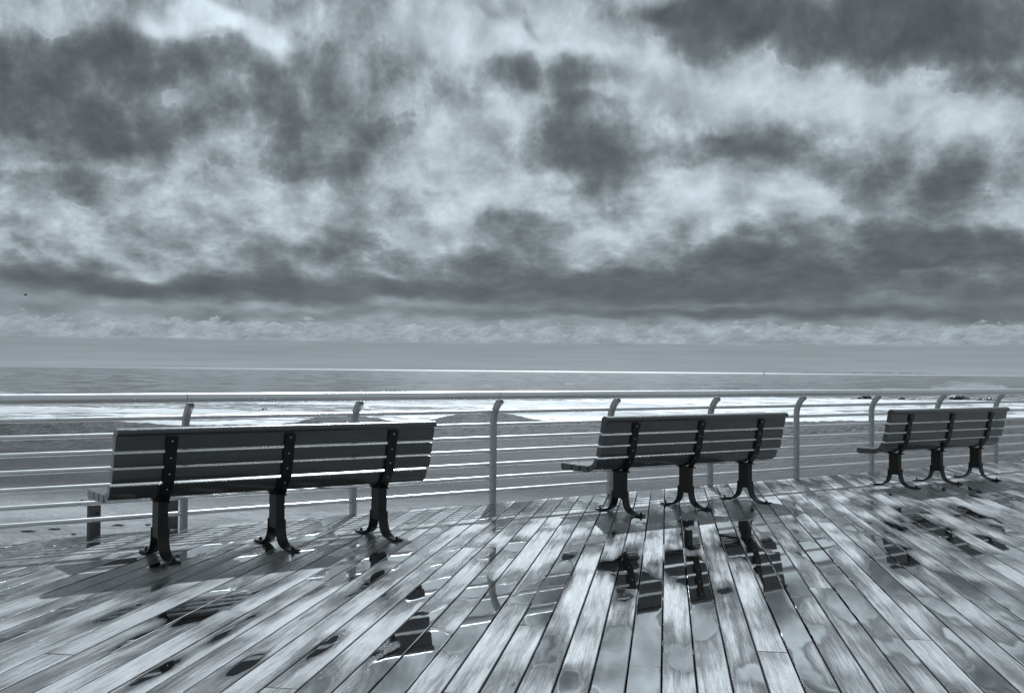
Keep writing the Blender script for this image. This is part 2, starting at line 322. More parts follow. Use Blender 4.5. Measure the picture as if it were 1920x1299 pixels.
def make_slat_mat():
    m, t, p = mat('painted bench slats')
    P = pos(t)
    x, y, z = t.sep(P)
    g = t.noise(t.xyz(t.m('MULTIPLY', x, 3.0), t.m('MULTIPLY', y, 90), t.m('MULTIPLY', z, 90)), 1.0, 3, 0.6)
    n = t.noise(P, 7.0, 4, 0.6)
    c = t.m('MULTIPLY', 0.038, t.m('ADD', 0.55, t.m('ADD', t.m('MULTIPLY', g, 0.5), t.m('MULTIPLY', n, 0.4))))
    drops = t.voro(P, 160.0)
    wet = t.ss(t.m('ADD', drops, t.m('MULTIPLY', t.noise(P, 14.0, 2), 0.25)), 0.30, 0.42)
    h = t.m('ADD', t.m('MULTIPLY', g, 0.6), t.m('MULTIPLY', t.m('SUBTRACT', 1.0, wet), 1.3))
    setp(t, p, base=grey(t, c), rough=t.m('MULTIPLY_ADD', n, 0.16, 0.18), ior=1.5, nrm=t.bump(h, 0.0005, 0.6), coat=0.8, coatr=0.08)
    return m

def make_sand_mat():
    m, t, p = mat('beach sand')
    P = pos(t); u, v = uv_nodes(t)
    x, y, z = t.sep(P)
    at = t.n.new('ShaderNodeAttribute'); at.attribute_name = 'rough_sand'; rg = at.outputs['Fac']
    n1 = t.noise(P, 0.55, 4, 0.55); n2 = t.noise(P, 6.0, 5, 0.65); n3 = t.noise(P, 45.0, 3, 0.7)
    # paler and rougher by the boardwalk, darker and smoother further down the beach
    lim = t.m('ADD', v, t.m('MULTIPLY', t.m('SUBTRACT', n1, 0.5), 5.0))
    lim = t.m('ADD', lim, t.m('MULTIPLY', t.m('MAXIMUM', u, 0.0), 0.5))
    paleness = t.m('SUBTRACT', 1.0, t.ss(lim, 17.5, 23.5))
    c = t.mixf(paleness, 0.080, 0.48)
    c = t.m('MULTIPLY', c, t.m('MULTIPLY_ADD', t.m('SUBTRACT', n2, 0.5), 0.55, 1.0))
    c = t.m('MULTIPLY', c, t.m('MULTIPLY_ADD', t.m('SUBTRACT', n3, 0.5), 0.70, 1.0))
    clump = t.noise(t.xyz(t.m('MULTIPLY', u, 1.0), t.m('MULTIPLY', v, 0.45), 0.0), 2.2, 5, 0.62, dist=0.6)
    dark = t.m('MULTIPLY', t.ss(clump, 0.52, 0.60), rg)
    c = t.m('MULTIPLY', c, t.m('SUBTRACT', 1.0, t.m('MULTIPLY', dark, 0.72)))
    fleck = t.noise(t.xyz(t.m('MULTIPLY', u, 5.0), t.m('MULTIPLY', v, 2.5), 4.0), 1.6, 3, 0.6)
    c = t.m('MULTIPLY', c, t.m('SUBTRACT', 1.0, t.m('MULTIPLY', t.ss(fleck, 0.70, 0.74), 0.55)))
    foot = t.voro(t.xyz(t.m('MULTIPLY', u, 1.3), t.m('MULTIPLY', v, 0.8), 0.0), 1.0)
    pits = t.m('MULTIPLY', t.ss(foot, 0.10, 0.26), t.ss(n1, 0.40, 0.56))
    c = t.m('MULTIPLY', c, t.m('MULTIPLY_ADD', pits, 0.22, 0.78))
    patch = t.noise(t.xyz(t.m('MULTIPLY', u, 0.12), t.m('MULTIPLY', v, 0.30), 2.0), 1.0, 4, 0.6)
    c = t.m('MULTIPLY', c, t.m('MULTIPLY_ADD', patch, 1.1, 0.45))
    # raked furrows
    fur = t.m('SINE', t.m('MULTIPLY', t.m('ADD', t.m('ADD', t.m('MULTIPLY', u, 1.0), t.m('MULTIPLY', v, -0.45)), t.m('MULTIPLY', n1, 1.2)), 14.0))
    rak = t.m('MULTIPLY', t.ss(v, 24.0, 30.0), t.ss(t.noise(P, 0.10, 2), 0.42, 0.55))
    h = t.m('ADD', t.m('ADD', t.m('MULTIPLY', n2, 1.6), t.m('MULTIPLY', pits, 0.5)), t.m('ADD', t.m('MULTIPLY', n3, 0.5), t.m('MULTIPLY', t.m('MULTIPLY', fur, rak), 0.35)))
    setp(t, p, base=grey(t, c), rough=t.mixf(paleness, 0.6, 0.95), nrm=t.bump(h, 0.16, 1.0), ior=1.2)
    return m

def make_sea_mat():
    m, t, p = mat('sea water and foam')
    P = pos(t); u, v = uv_nodes(t)
    at = t.n.new('ShaderNodeAttribute'); at.attribute_name = 'foam'; fa = at.outputs['Fac']
    # chop, drawn out along the crests
    lv = t.m('LOGARITHM', t.m('MAXIMUM', v, 10.0), 2.71828)
    q1 = t.xyz(t.m('MULTIPLY', u, 0.35), t.m('MULTIPLY', v, 1.1), 0.0)
    q2 = t.xyz(t.m('MULTIPLY', u, 0.018), t.m('MULTIPLY', v, 0.06), 5.0)
    q3 = t.xyz(t.m('MULTIPLY', u, 0.10), t.m('MULTIPLY', v, 0.34), 2.0)
    w1 = t.noise(q1, 1.0, 4, 0.6); w2 = t.noise(q2, 1.0, 4, 0.6); w3 = t.noise(q3, 1.0, 4, 0.6)
    near = t.m('SUBTRACT', 1.0, t.ss(v, 250.0, 900.0))
    h = t.m('ADD', t.m('MULTIPLY', w3, 1.2), t.m('MULTIPLY', w1, t.m('MULTIPLY', near, 0.30)))
    # facets of chop at every size out to the horizon
    wv = t.noise(t.xyz(t.m('MULTIPLY', u, 0.006), t.m('MULTIPLY', v, 0.02), 3.0), 1.0, 11, 0.78, col=True)
    tilt = t.v('MULTIPLY', t.v('SUBTRACT', wv, (0.5, 0.5, 0.5)), (0.16, 0.16, 0.0))
    # steep near faces of the swell, seen as short dark dashes
    face = t.noise(t.xyz(t.m('MULTIPLY', u, 0.10), t.m('MULTIPLY', lv, 17.0), 6.0), 1.0, 5, 0.62)
    fs = t.m('MULTIPLY', t.m('SUBTRACT', face, 0.47), 1.4)
    fs = t.m('MINIMUM', t.m('MAXIMUM', fs, -0.22), 0.13)
    tilt = t.v('ADD', tilt, t.v('SCALE', (-sin(SYAW), -cos(SYAW), 0.0), scale=fs))
    f1 = t.noise(t.xyz(t.m('MULTIPLY', u, 0.22), t.m('MULTIPLY', v, 0.55), 1.0), 1.0, 6, 0.68, dist=0.8)
    f2 = t.noise(t.xyz(t.m('MULTIPLY', u, 0.8), t.m('MULTIPLY', v, 2.0), 1.0), 1.0, 4, 0.6, dist=0.5)
    fm = t.m('ADD', fa, t.m('MULTIPLY', t.m('SUBTRACT', f1, 0.5), 2.3))
    fm = t.m('ADD', fm, t.m('MULTIPLY', t.m('SUBTRACT', f2, 0.5), 0.5))
    foam = t.ss(fm, 0.30, 0.85)
    # streaks of darker, ruffled water farther out
    st = t.noise(t.xyz(t.m('MULTIPLY', u, 0.012), t.m('MULTIPLY', v, 0.035), 8.0), 1.0, 5, 0.6)
    c = t.mixf(foam, t.m('MULTIPLY_ADD', t.m('MULTIPLY', st, t.ss(face, 0.62, 0.38)), 0.26, 0.05), t.m('MULTIPLY_ADD', t.ss(f1, 0.35, 0.65), 0.28, t.m('MULTIPLY_ADD', f2, 0.30, 0.10)))  # dim reflection on the near swell faces, painted into the base colour
    rough = t.mixf(foam, t.ss(v, 1100.0, 6500.0, 0.15, 0.36), 0.8)
    bn = t.bump(h, 0.15, t.mixf(foam, 1.0, 0.4))
    nn = t.v('NORMALIZE', t.v('ADD', bn, t.v('SCALE', tilt, scale=t.mixf(foam, 1.0, 0.4))))
    setp(t, p, base=grey(t, c), rough=rough, ior=1.9, nrm=nn)
    return m

# standing water seen on the deck: along-board, across-board, half length, half width, strength
POOLS = [(7.176, -0.236, 1.223, 0.090, 0.17),
         (6.506, -0.088, 0.423, 0.090, 0.17),
         (5.240, -0.236, 0.763, 0.090, 0.17),
         (7.715, 0.208, 1.332, 0.090, 0.17),
         (7.734, 0.060, 0.482, 0.090, 0.17),
         (8.139, 0.652, 1.468, 0.090, 0.17),
         (5.557, 0.208, 0.652, 0.090, 0.17),
         (6.854, 0.652, 1.735, 0.090, 0.17),
         (6.784, -0.680, 1.277, 0.090, 0.17),
         (6.810, -0.680, 0.793, 0.090, 0.17),
         (5.048, -1.568, 0.415, 0.090, 0.00),
         (5.238, -1.124, 0.209, 0.090, 0.17),
         (5.495, -2.900, 0.337, 0.090, 0.00),
         (5.439, -2.456, 0.793, 0.090, 0.00),
         (4.914, -2.160, 0.787, 0.090, 0.00),
         (4.523, -1.864, 0.367, 0.090, 0.00),
         (5.340, -0.976, 0.376, 0.090, 0.17),
         (7.785, 1.096, 1.439, 0.090, 0.17),
         (4.702, -0.384, 0.273, 0.090, 0.17),
         (8.326, 1.688, 0.723, 0.090, 0.17),
         (9.485, 2.280, 1.365, 0.090, 0.17),
         (10.545, 2.872, 1.308, 0.090, 0.17),
         (11.446, 1.984, 0.691, 0.090, 0.17),
         (10.053, 1.540, 1.070, 0.090, 0.17),
         (7.444, -2.012, 0.246, 0.090, 0.17),
         (4.362, -2.604, 0.308, 0.090, 0.00),
         (8.089, 1.627, 0.179, 0.150, 0.20),
         (5.0, -2.25, 0.9, 0.85, -0.075),
         (5.057, -1.595, 0.362, 0.050, 0.17),
         (5.477, -2.909, 0.315, 0.050, 0.17),
         (5.675, -2.479, 0.540, 0.050, 0.17),
         (4.968, -2.527, 0.215, 0.050, 0.17),
         (5.245, -2.164, 0.418, 0.050, 0.17),
         (4.493, -2.181, 0.288, 0.050, 0.17),
         (4.669, -1.842, 0.219, 0.050, 0.17),
         (5.225, -1.186, 0.194, 0.050, 0.17)]

M_DECK = make_deck_mat()
M_SLAT = make_slat_mat()
M_IRON = make_simple('black iron', 0.008, 0.42, 0.0, 1.35, bumpd=0.0006, bscale=220)
M_LEG = make_simple('dark painted steel', 0.012, 0.40, 0.0, 1.4, bumpd=0.0004, bscale=150)
M_BOLT = make_simple('bright bolt steel', 0.65, 0.22, 1.0)
M_RAIL = make_simple('brushed aluminium rail', 0.74, 0.30, 0.80, 1.5, var=0.06, scale=4.0, bumpd=0.0003, bscale=140)
M_POST = make_simple('grey aluminium post', 0.40, 0.42, 0.6, 1.5, var=0.08, scale=6.0, bumpd=0.0003, bscale=120)
M_TIMBER = make_simple('weathered timber', 0.075, 0.8, bumpd=0.003, bscale=40, var=0.3, scale=18)
M_BEAM = make_simple('dark under deck timber', 0.05, 0.9)
M_ROCK = make_simple('wet black rock', 0.035, 0.45, bumpd=0.05, bscale=6, var=0.3, scale=2)
M_SAND = make_sand_mat()
M_SEA = make_sea_mat()
M_DROP, _t, _p = mat('rain drops')
setp(_t, _p, base=0.5, rough=0.03, ior=1.33); _p.inputs['Transmission Weight'].default_value = 0.9
M_LAND = make_simple('far low land', 0.10, 0.9)
M_TWIG = make_simple('grey driftwood', 0.12, 0.9)
M_BIRD = make_simple('dark feathers', 0.02, 0.8)

# ------------------------------------------------------------------ object helpers
def obj(name, bm, m, parent=None, smooth=False, bevel=0.0):
    me = bpy.data.meshes.new(name)
    bmesh.ops.recalc_face_normals(bm, faces=bm.faces)
    bm.to_mesh(me); bm.free()
    if m: me.materials.append(m)
    o = bpy.data.objects.new(name, me); COL.objects.link(o)
    if parent: o.parent = parent
    if smooth:
        me.shade_smooth()
    if bevel:
        b = o.modifiers.new('bevel', 'BEVEL'); b.width = bevel; b.segments = 2; b.limit_method = 'ANGLE'; b.angle_limit = radians(40)
        b.harden_normals = False
    return o
def empty(name, loc, label, cat, group=None):
    o = bpy.data.objects.new(name, None); COL.objects.link(o); o.location = loc; o.empty_display_size = 0.2
    tag(o, label, cat, group); return o
def tag(o, label=None, cat=None, group=None, kind=None):
    if label: o['label'] = label
    if cat: o['category'] = cat
    if group: o['group'] = group
    if kind: o['kind'] = kind
    return o
def add_box(bm, c, s, mtx=None):
    vs = []
    for dx in (-.5, .5):
        for dy in (-.5, .5):
            for dz in (-.5, .5):
                v = Vector((dx*s[0], dy*s[1], dz*s[2]))
                if mtx: v = mtx @ v
                vs.append(bm.verts.new(v + Vector(c)))
    for f in ((0,1,3,2), (4,6,7,5), (0,4,5,1), (2,3,7,6), (0,2,6,4), (1,5,7,3)):
        bm.faces.new([vs[i] for i in f])
def add_prism(bm, prof, x0, x1):
    """profile of (y, z) points extruded along x"""
    a = [bm.verts.new((x0, y, z)) for y, z in prof]; b = [bm.verts.new((x1, y, z)) for y, z in prof]
    n = len(prof)
    bm.faces.new(a); bm.faces.new(b[::-1])
    for i in range(n): bm.faces.new((a[i], a[(i+1) % n], b[(i+1) % n], b[i]))
def rounded(pts, r, seg=4):
    """round the corners of a closed (y, z) profile"""
    out = []; n = len(pts)
    for i in range(n):
        p0 = Vector(pts[i-1]); p1 = Vector(pts[i]); p2 = Vector(pts[(i+1) % n])
        rr = r[i] if isinstance(r, (list, tuple)) else r
        a = (p0-p1); b = (p2-p1)
        d = min(rr, a.length*0.49, b.length*0.49)
        s = p1 + a.normalized()*d; e = p1 + b.normalized()*d
        for k in range(seg+1):
            q = k/seg
            out.append(tuple((1-q)**2*s + 2*q*(1-q)*p1 + q*q*e))
    return out
def add_cyl(bm, a, b, r, seg=24, r2=None, caps=True):
    a = Vector(a); b = Vector(b); d = (b-a).normalized()
    x = d.orthogonal().normalized(); y = d.cross(x)
    r2 = r if r2 is None else r2
    A = [bm.verts.new(a + r*(cos(2*pi*i/seg)*x + sin(2*pi*i/seg)*y)) for i in range(seg)]
    B = [bm.verts.new(b + r2*(cos(2*pi*i/seg)*x + sin(2*pi*i/seg)*y)) for i in range(seg)]
    for i in range(seg): bm.faces.new((A[i], A[(i+1) % seg], B[(i+1) % seg], B[i]))
    if caps: bm.faces.new(A[::-1]); bm.faces.new(B)
def add_sweep(bm, path, sec):
    """path: (y, z, tangent angle) samples in the x=0 plane; sec: (x, n) cross-section points, n along the path normal"""
    rings = []
    for y, z, a in path:
        ny, nz = -sin(a), cos(a)
        rings.append([bm.verts.new((sx, y + sn*ny, z + sn*nz)) for sx, sn in sec])
    k = len(sec)
    for i in range(len(rings)-1):
        for j in range(k): bm.faces.new((rings[i][j], rings[i][(j+1) % k], rings[i+1][(j+1) % k], rings[i+1][j]))
    bm.faces.new(rings[0]); bm.faces.new(rings[-1][::-1])
def smooth_by_angle(o, a=35):
    me = o.data; me.shade_smooth()
    try: me.set_sharp_from_angle(angle=radians(a))
    except Exception: pass

# ------------------------------------------------------------------ the setting: deck, sand, sea, far land
FENCE_Y = 8.7286
PITCH_W = 0.1480; GAP = 0.0085; PH = -0.0142
def build_deck():
    rng = random.Random(5)
    bm = bmesh.new(); uvl = bm.loops.layers.uv.new('board'); sd = bm.faces.layers.float.new('seedf')
    X0, X1, Y0, Y1 = -9.0, 42.0, -4.0, FENCE_Y + 0.045
    c = 0.70711
    seeds = []
    def P(t_, w_): return ((t_ + w_)*c, (t_ - w_)*c)
    def t_at_y(w_, Y): return Y/c + w_
    k0 = int((X0 - Y1)*c/PITCH_W) - 1; k1 = int((X1 - Y0)*c/PITCH_W) + 1
    for k in range(k0, k1):
        wc = PH + (k + 0.5)*PITCH_W; hw = (PITCH_W - GAP)/2
        wa, wb = wc - hw, wc + hw
        tlo, thi = t_at_y(wc, Y0), t_at_y(wc, Y1)
        cuts = [tlo]; s = tlo - rng.random()*4.8
        while True:
            s += rng.choice((4.88, 6.10, 6.10, 7.32))
            if s > thi - 0.4: break
            if s > tlo + 0.4: cuts.append(s)
        cuts.append(thi)
        for i in range(len(cuts)-1):
            a, b = cuts[i], cuts[i+1]
            if i > 0: a += 0.0018
            if i < len(cuts)-2: b -= 0.0018
            xa, _ = P(a, wc); xb, _ = P(b, wc)
            if xb < X0 or xa > X1: continue
            seed = rng.random(); off = rng.random()*60
            dz = rng.uniform(-0.0015, 0.0008)
            def ends(w_, ins):
                ta = t_at_y(w_, Y0) + ins if i == 0 else a + ins
                tb = t_at_y(w_, Y1) - ins if i == len(cuts)-2 else b - ins
                return ta, tb
            e = 0.003
            ring_t, ring_m, ring_b = [], [], []
            for (w_, which) in ((wa, 0), (wb, 0), (wb, 1), (wa, 1)):
                win = w_ + e if w_ == wa else w_ - e
                tt = ends(win, e)[which]; tm = ends(w_, 0)[which]
                ring_t.append((tt, win, dz)); ring_m.append((tm, w_, dz - 0.0028)); ring_b.append((tm, w_, -0.036))
            def mk(pt):
                x, y = P(pt[0], pt[1]); return bm.verts.new((x, y, pt[2]))
            T = [mk(q) for q in ring_t]; Mv = [mk(q) for q in ring_m]; Bv = [mk(q) for q in ring_b]
            allp = dict(zip(T + Mv + Bv, ring_t + ring_m + ring_b))
            fs = [bm.faces.new(T[::-1])]
            for j in range(4):
                jn = (j+1) % 4
                fs.append(bm.faces.new((T[j], T[jn], Mv[jn], Mv[j])))
                fs.append(bm.faces.new((Mv[j], Mv[jn], Bv[jn], Bv[j])))
            for f in fs:
                f[sd] = seed
                for l in f.loops:
                    q = allp[l.vert]; l[uvl].uv = (q[0] + off, (q[1]-wc)/hw)
    bmesh.ops.recalc_face_normals(bm, faces=bm.faces)
    vals = [f[sd] for f in bm.faces]
    o = obj('boardwalk_deck', bm, M_DECK)
    at = o.data.attributes.new('seed', 'FLOAT', 'FACE'); at.data.foreach_set('value', vals)
    tag(o, kind='structure')
    bm = bmesh.new()
    add_box(bm, (16.5, FENCE_Y - 0.10, -0.165), (51, 0.09, 0.25))
    for i in range(30): add_box(bm, (-8 + i*1.7, 2.2, -0.167), (0.07, 12.4, 0.254))
    tag(obj('boardwalk_joists', bm, M_BEAM), kind='structure')
build_deck()

def sand_z(u, v):
    crest = 49.5 + 0.30*u if u < 0 else 49.5 + 0.50*u           # how far out the berm runs
    crest = max(40.0, crest) if u < 0 else crest
    z = -1.02 - 0.012*max(0, v-14)
    n = mnoise.noise(Vector((u*0.10, v*0.10, 1.7)))*0.06
    d = v - crest
    berm = 0.28*math.exp(-(d/7.0)**2)
    z += n + berm
    for (mu, mw, mh, mv) in MOUNDS:
        dv = (v - crest - mv)/3.2
        z += mh*math.exp(-abs((u-mu)/mw)**2.6 - dv*dv)*(1 + 0.18*mnoise.noise(Vector((u*0.9, v*0.5, 4))))
    rough = math.exp(-((d+4)/8.0)**2)
    z += rough*0.10*mnoise.fractal(Vector((u*1.3, v*1.0, 0)), 0.8, 2.0, 4)
    if d > 2: z -= 0.085*(d-2) + 0.002*(d-2)**2
    return max(z, -4.5), rough
MOUNDS = [(-18.0, 2.3, 0.30, 0.0), (-7.3, 1.75, 0.50, 0.0), (-1.3, 2.3, 0.62, 0.0), (2.3, 1.9, 0.12, 0.0), (8.0, 3.0, 0.10, 1.0)]
def build_sand():
    NU, NV = 420, 300
    verts = []; rg = []
    for j in range(NV):
        v = 4.0 + 96.0*(j/(NV-1))**1.35
        for i in range(NU):
            u = (-0.75 + 1.5*i/(NU-1))*max(v, 14.0)
            z, r = sand_z(u, v)
            verts.append(uv_pt(u, v, z)); rg.append(r)
    faces = [(j*NU+i, j*NU+i+1, (j+1)*NU+i+1, (j+1)*NU+i) for j in range(NV-1) for i in range(NU-1)]
    me = bpy.data.meshes.new('beach_sand'); me.from_pydata(verts, [], faces); me.materials.append(M_SAND); me.shade_smooth()
    at = me.attributes.new('rough_sand', 'FLOAT', 'POINT'); at.data.foreach_set('value', rg)
    o = bpy.data.objects.new('beach_sand', me); COL.objects.link(o); tag(o, kind='structure')
    bm = bmesh.new()
    add_box(bm, (20, -20, -3.1), (300, 90, 3.0))
    tag(obj('ground_under_deck', bm, M_SAND), kind='structure')
build_sand()

SEA_Z = -2.6
def build_sea():
    NU, NV = 560, 420
    verts = []; fo = []
    v0, v1 = 55.0, 40000.0
    # rows: dense through the surf, then stretching to the horizon
    rows = []
    v = v0
    while v < v1:
        rows.append(v)
        v += max(0.28, (v-40)*0.0065) if v < 420 else v*0.035
    rows.append(v1)
    lim = [(78, 1.6, 0.30), (97, 2.2, 0.42), (124, 2.6, 0.65), (158, 3.2, 0.55), (205, 4.0, 0.4), (260, 5, 0.35), (330, 6, 0.35)]
    for v in rows:
        for i in range(NU):
            u = (-0.70 + 1.4*i/(NU-1))*max(v, 60.0)
            z = 0.0; f = 0.0
            if v < 900:
                fade = min(1.0, (v-v0)/25.0)*max(0.0, 1-(v-500)/400.0 if v > 500 else 1.0)
                z += fade*0.13*mnoise.fractal(Vector((u*0.10, v*0.28, 0.3)), 0.9, 2.0, 4)
                for k, (cv, wd, ah) in enumerate(lim):
                    c = cv + 5.0*mnoise.noise(Vector((u*0.018, k*3.1, 0))) + 1.5*mnoise.noise(Vector((u*0.09, k*5.1, 2)))
                    if abs(v-c) > wd*4: continue
                    a = ah*max(0.0, 0.45 + 0.9*mnoise.noise(Vector((u*0.025, k*7.7, 5))))
                    s = (v-c)/wd
                    front = math.exp(-(s*1.7)**2) if s < 0 else math.exp(-(s*0.8)**2)
                    z += a*front
                    if k < 4: f += 1.1*min(1.0, a*2.2)*math.exp(-((s+0.9)/1.0)**2)
            surf = 1.0 - min(1.0, max(0.0, (v-100)/75.0))
            right = min(1.0, max(0.0, (u/v + 0.12)/0.25))
            surf2 = 1.0 - min(1.0, max(0.0, (v-150)/60.0))
            f += 0.62*max(surf*(0.72+0.28*right), surf2*right*0.95)
            far_right = min(1.0, max(0.0, (u/v - 0.20)/0.10))
            f += 0.60*far_right*math.exp(-((v-235)/26.0)**2)
            if v > 400: f -= 0.15
            verts.append(uv_pt(u, v, SEA_Z + z)); fo.append(f)
    NV = len(rows)
    faces = [(j*NU+i, j*NU+i+1, (j+1)*NU+i+1, (j+1)*NU+i) for j in range(NV-1) for i in range(NU-1)]
    me = bpy.data.meshes.new('sea'); me.from_pydata(verts, [], faces); me.materials.append(M_SEA); me.shade_smooth()
    at = me.attributes.new('foam', 'FLOAT', 'POINT'); at.data.foreach_set('value', fo)
    o = bpy.data.objects.new('sea', me); COL.objects.link(o); tag(o, kind='structure')
build_sea()

def dir_pt(az_deg, d, z): return (d*sin(radians(az_deg)), d*cos(radians(az_deg)), z)
def build_land():
    bm = bmesh.new(); D0 = 15000.0
    n = 90; rows = []
    for i in range(n+1):
        az = 50.6 + (59.3-50.6)*i/n
        f = min(1, i/20)*min(1, (n-i)/22)
        h = 24*f*(0.9 + 0.8*mnoise.fractal(Vector((i*0.16, 1.3, 0)), 0.8, 2.0, 4)) + 3
        A = bm.verts.new(dir_pt(az, D0, SEA_Z-1)); B = bm.verts.new(dir_pt(az, D0+120, SEA_Z + max(1.5, h)))
        Cc = bm.verts.new(dir_pt(az, D0+900, SEA_Z + max(1.5, h)*0.9)); Dd = bm.verts.new(dir_pt(az, D0+1500, SEA_Z-1))
        rows.append((A, B, Cc, Dd))
    for i in range(n):
        for k in range(3): bm.faces.new((rows[i][k], rows[i+1][k], rows[i+1][k+1], rows[i][k+1]))
    tag(obj('far_land', bm, M_LAND), kind='structure')
build_land()

# ------------------------------------------------------------------ the railing
POST_X0, POST_S = 3.20896, 1.55946
BARS = [0.127 + 0.1305*i for i in range(7)]
RAIL_Y, RAIL_Z, RAIL_R = FENCE_Y - 0.15, 1.07, 0.0435
def build_railing():
    root = empty('railing', (POST_X0, FENCE_Y, 0), 'long grey aluminium railing of seven bars and a thick handrail along the seaward deck edge', 'railing')
    # bent post: straight up, then an arc toward the deck
    path = [(0.0, -0.10, pi/2), (0.0, 0.40, pi/2), (0.0, 0.80, pi/2)]
    Rb = 0.265; cz = 0.80
    for i in range(1, 11):
        a = radians(58)*i/10
        path.append((-Rb*(1-cos(a)), cz + Rb*sin(a), pi/2 + a))
    hw, hd = 0.024, 0.0335
    sec = []
    for (cx, cy, a0) in ((hw-0.011, hd-0.011, 0), (-hw+0.011, hd-0.011, 90), (-hw+0.011, -hd+0.011, 180), (hw-0.011, -hd+0.011, 270)):
        for k in range(4):
            a = radians(a0 + k*30); sec.append((cx + 0.011*cos(a), cy + 0.011*sin(a)))
    bm = bmesh.new(); add_sweep(bm, path, sec)
    p0 = obj('post', bm, M_POST, root); smooth_by_angle(p0)
    first, last = -7, 24
    p0.location = (0, 0, 0)
    for i in range(first, last+1):
        if i == 0: continue
        c = p0.copy(); COL.objects.link(c); c.parent = root; c.location = (i*POST_S, 0, 0)
    xa, xb = first*POST_S - 0.6, last*POST_S + 0.6
    for z in BARS:
        y = 0.0
        if z > 0.80:
            a = math.asin((z-0.80)/Rb); y = -Rb*(1-cos(a))
        bm = bmesh.new(); add_cyl(bm, (xa, y, z), (xb, y, z), 0.0192, 20)
        smooth_by_angle(obj('bar', bm, M_RAIL, root))
    # handrail lengths, butted a finger's width before every other post
    js = [i*POST_S - 0.055 for i in range(first + (first % 2) , last+1, 2)]
    js = [xa] + js + [xb]
    for a, b in zip(js[:-1], js[1:]):
        bm = bmesh.new()
        A, B = a + 0.0016, b - 0.0016
        y, z = RAIL_Y - FENCE_Y, RAIL_Z
        n = 40
        rings = []
        for x, r in ((A, RAIL_R-0.003), (A+0.003, RAIL_R), (B-0.003, RAIL_R), (B, RAIL_R-0.003)):
            rings.append([bm.verts.new((x, y + r*cos(2*pi*k/n), z + r*sin(2*pi*k/n))) for k in range(n)])
        for i in range(3):
            for k in range(n): bm.faces.new((rings[i][k], rings[i][(k+1) % n], rings[i+1][(k+1) % n], rings[i+1][k]))
        bm.faces.new(rings[0][::-1]); bm.faces.new(rings[-1])
        smooth_by_angle(obj('handrail', bm, M_RAIL, root), 30)
    rng = random.Random(11)
    bm = bmesh.new()
    for _ in range(260):
        x = rng.uniform(-3.0, 20.0); a = radians(rng.uniform(48, 132)); r = rng.uniform(0.0008, 0.0019)
        m_ = Matrix.Translation((x, RAIL_Y-FENCE_Y + RAIL_R*cos(a), RAIL_Z + RAIL_R*sin(a))) @ Matrix.Diagonal((1.3, 1.2, 1.2, 1))
        bmesh.ops.create_icosphere(bm, subdivisions=2, radius=r, matrix=m_)
    tag(obj('raindrops', bm, M_DROP, root, smooth=True), kind='stuff')
build_railing()

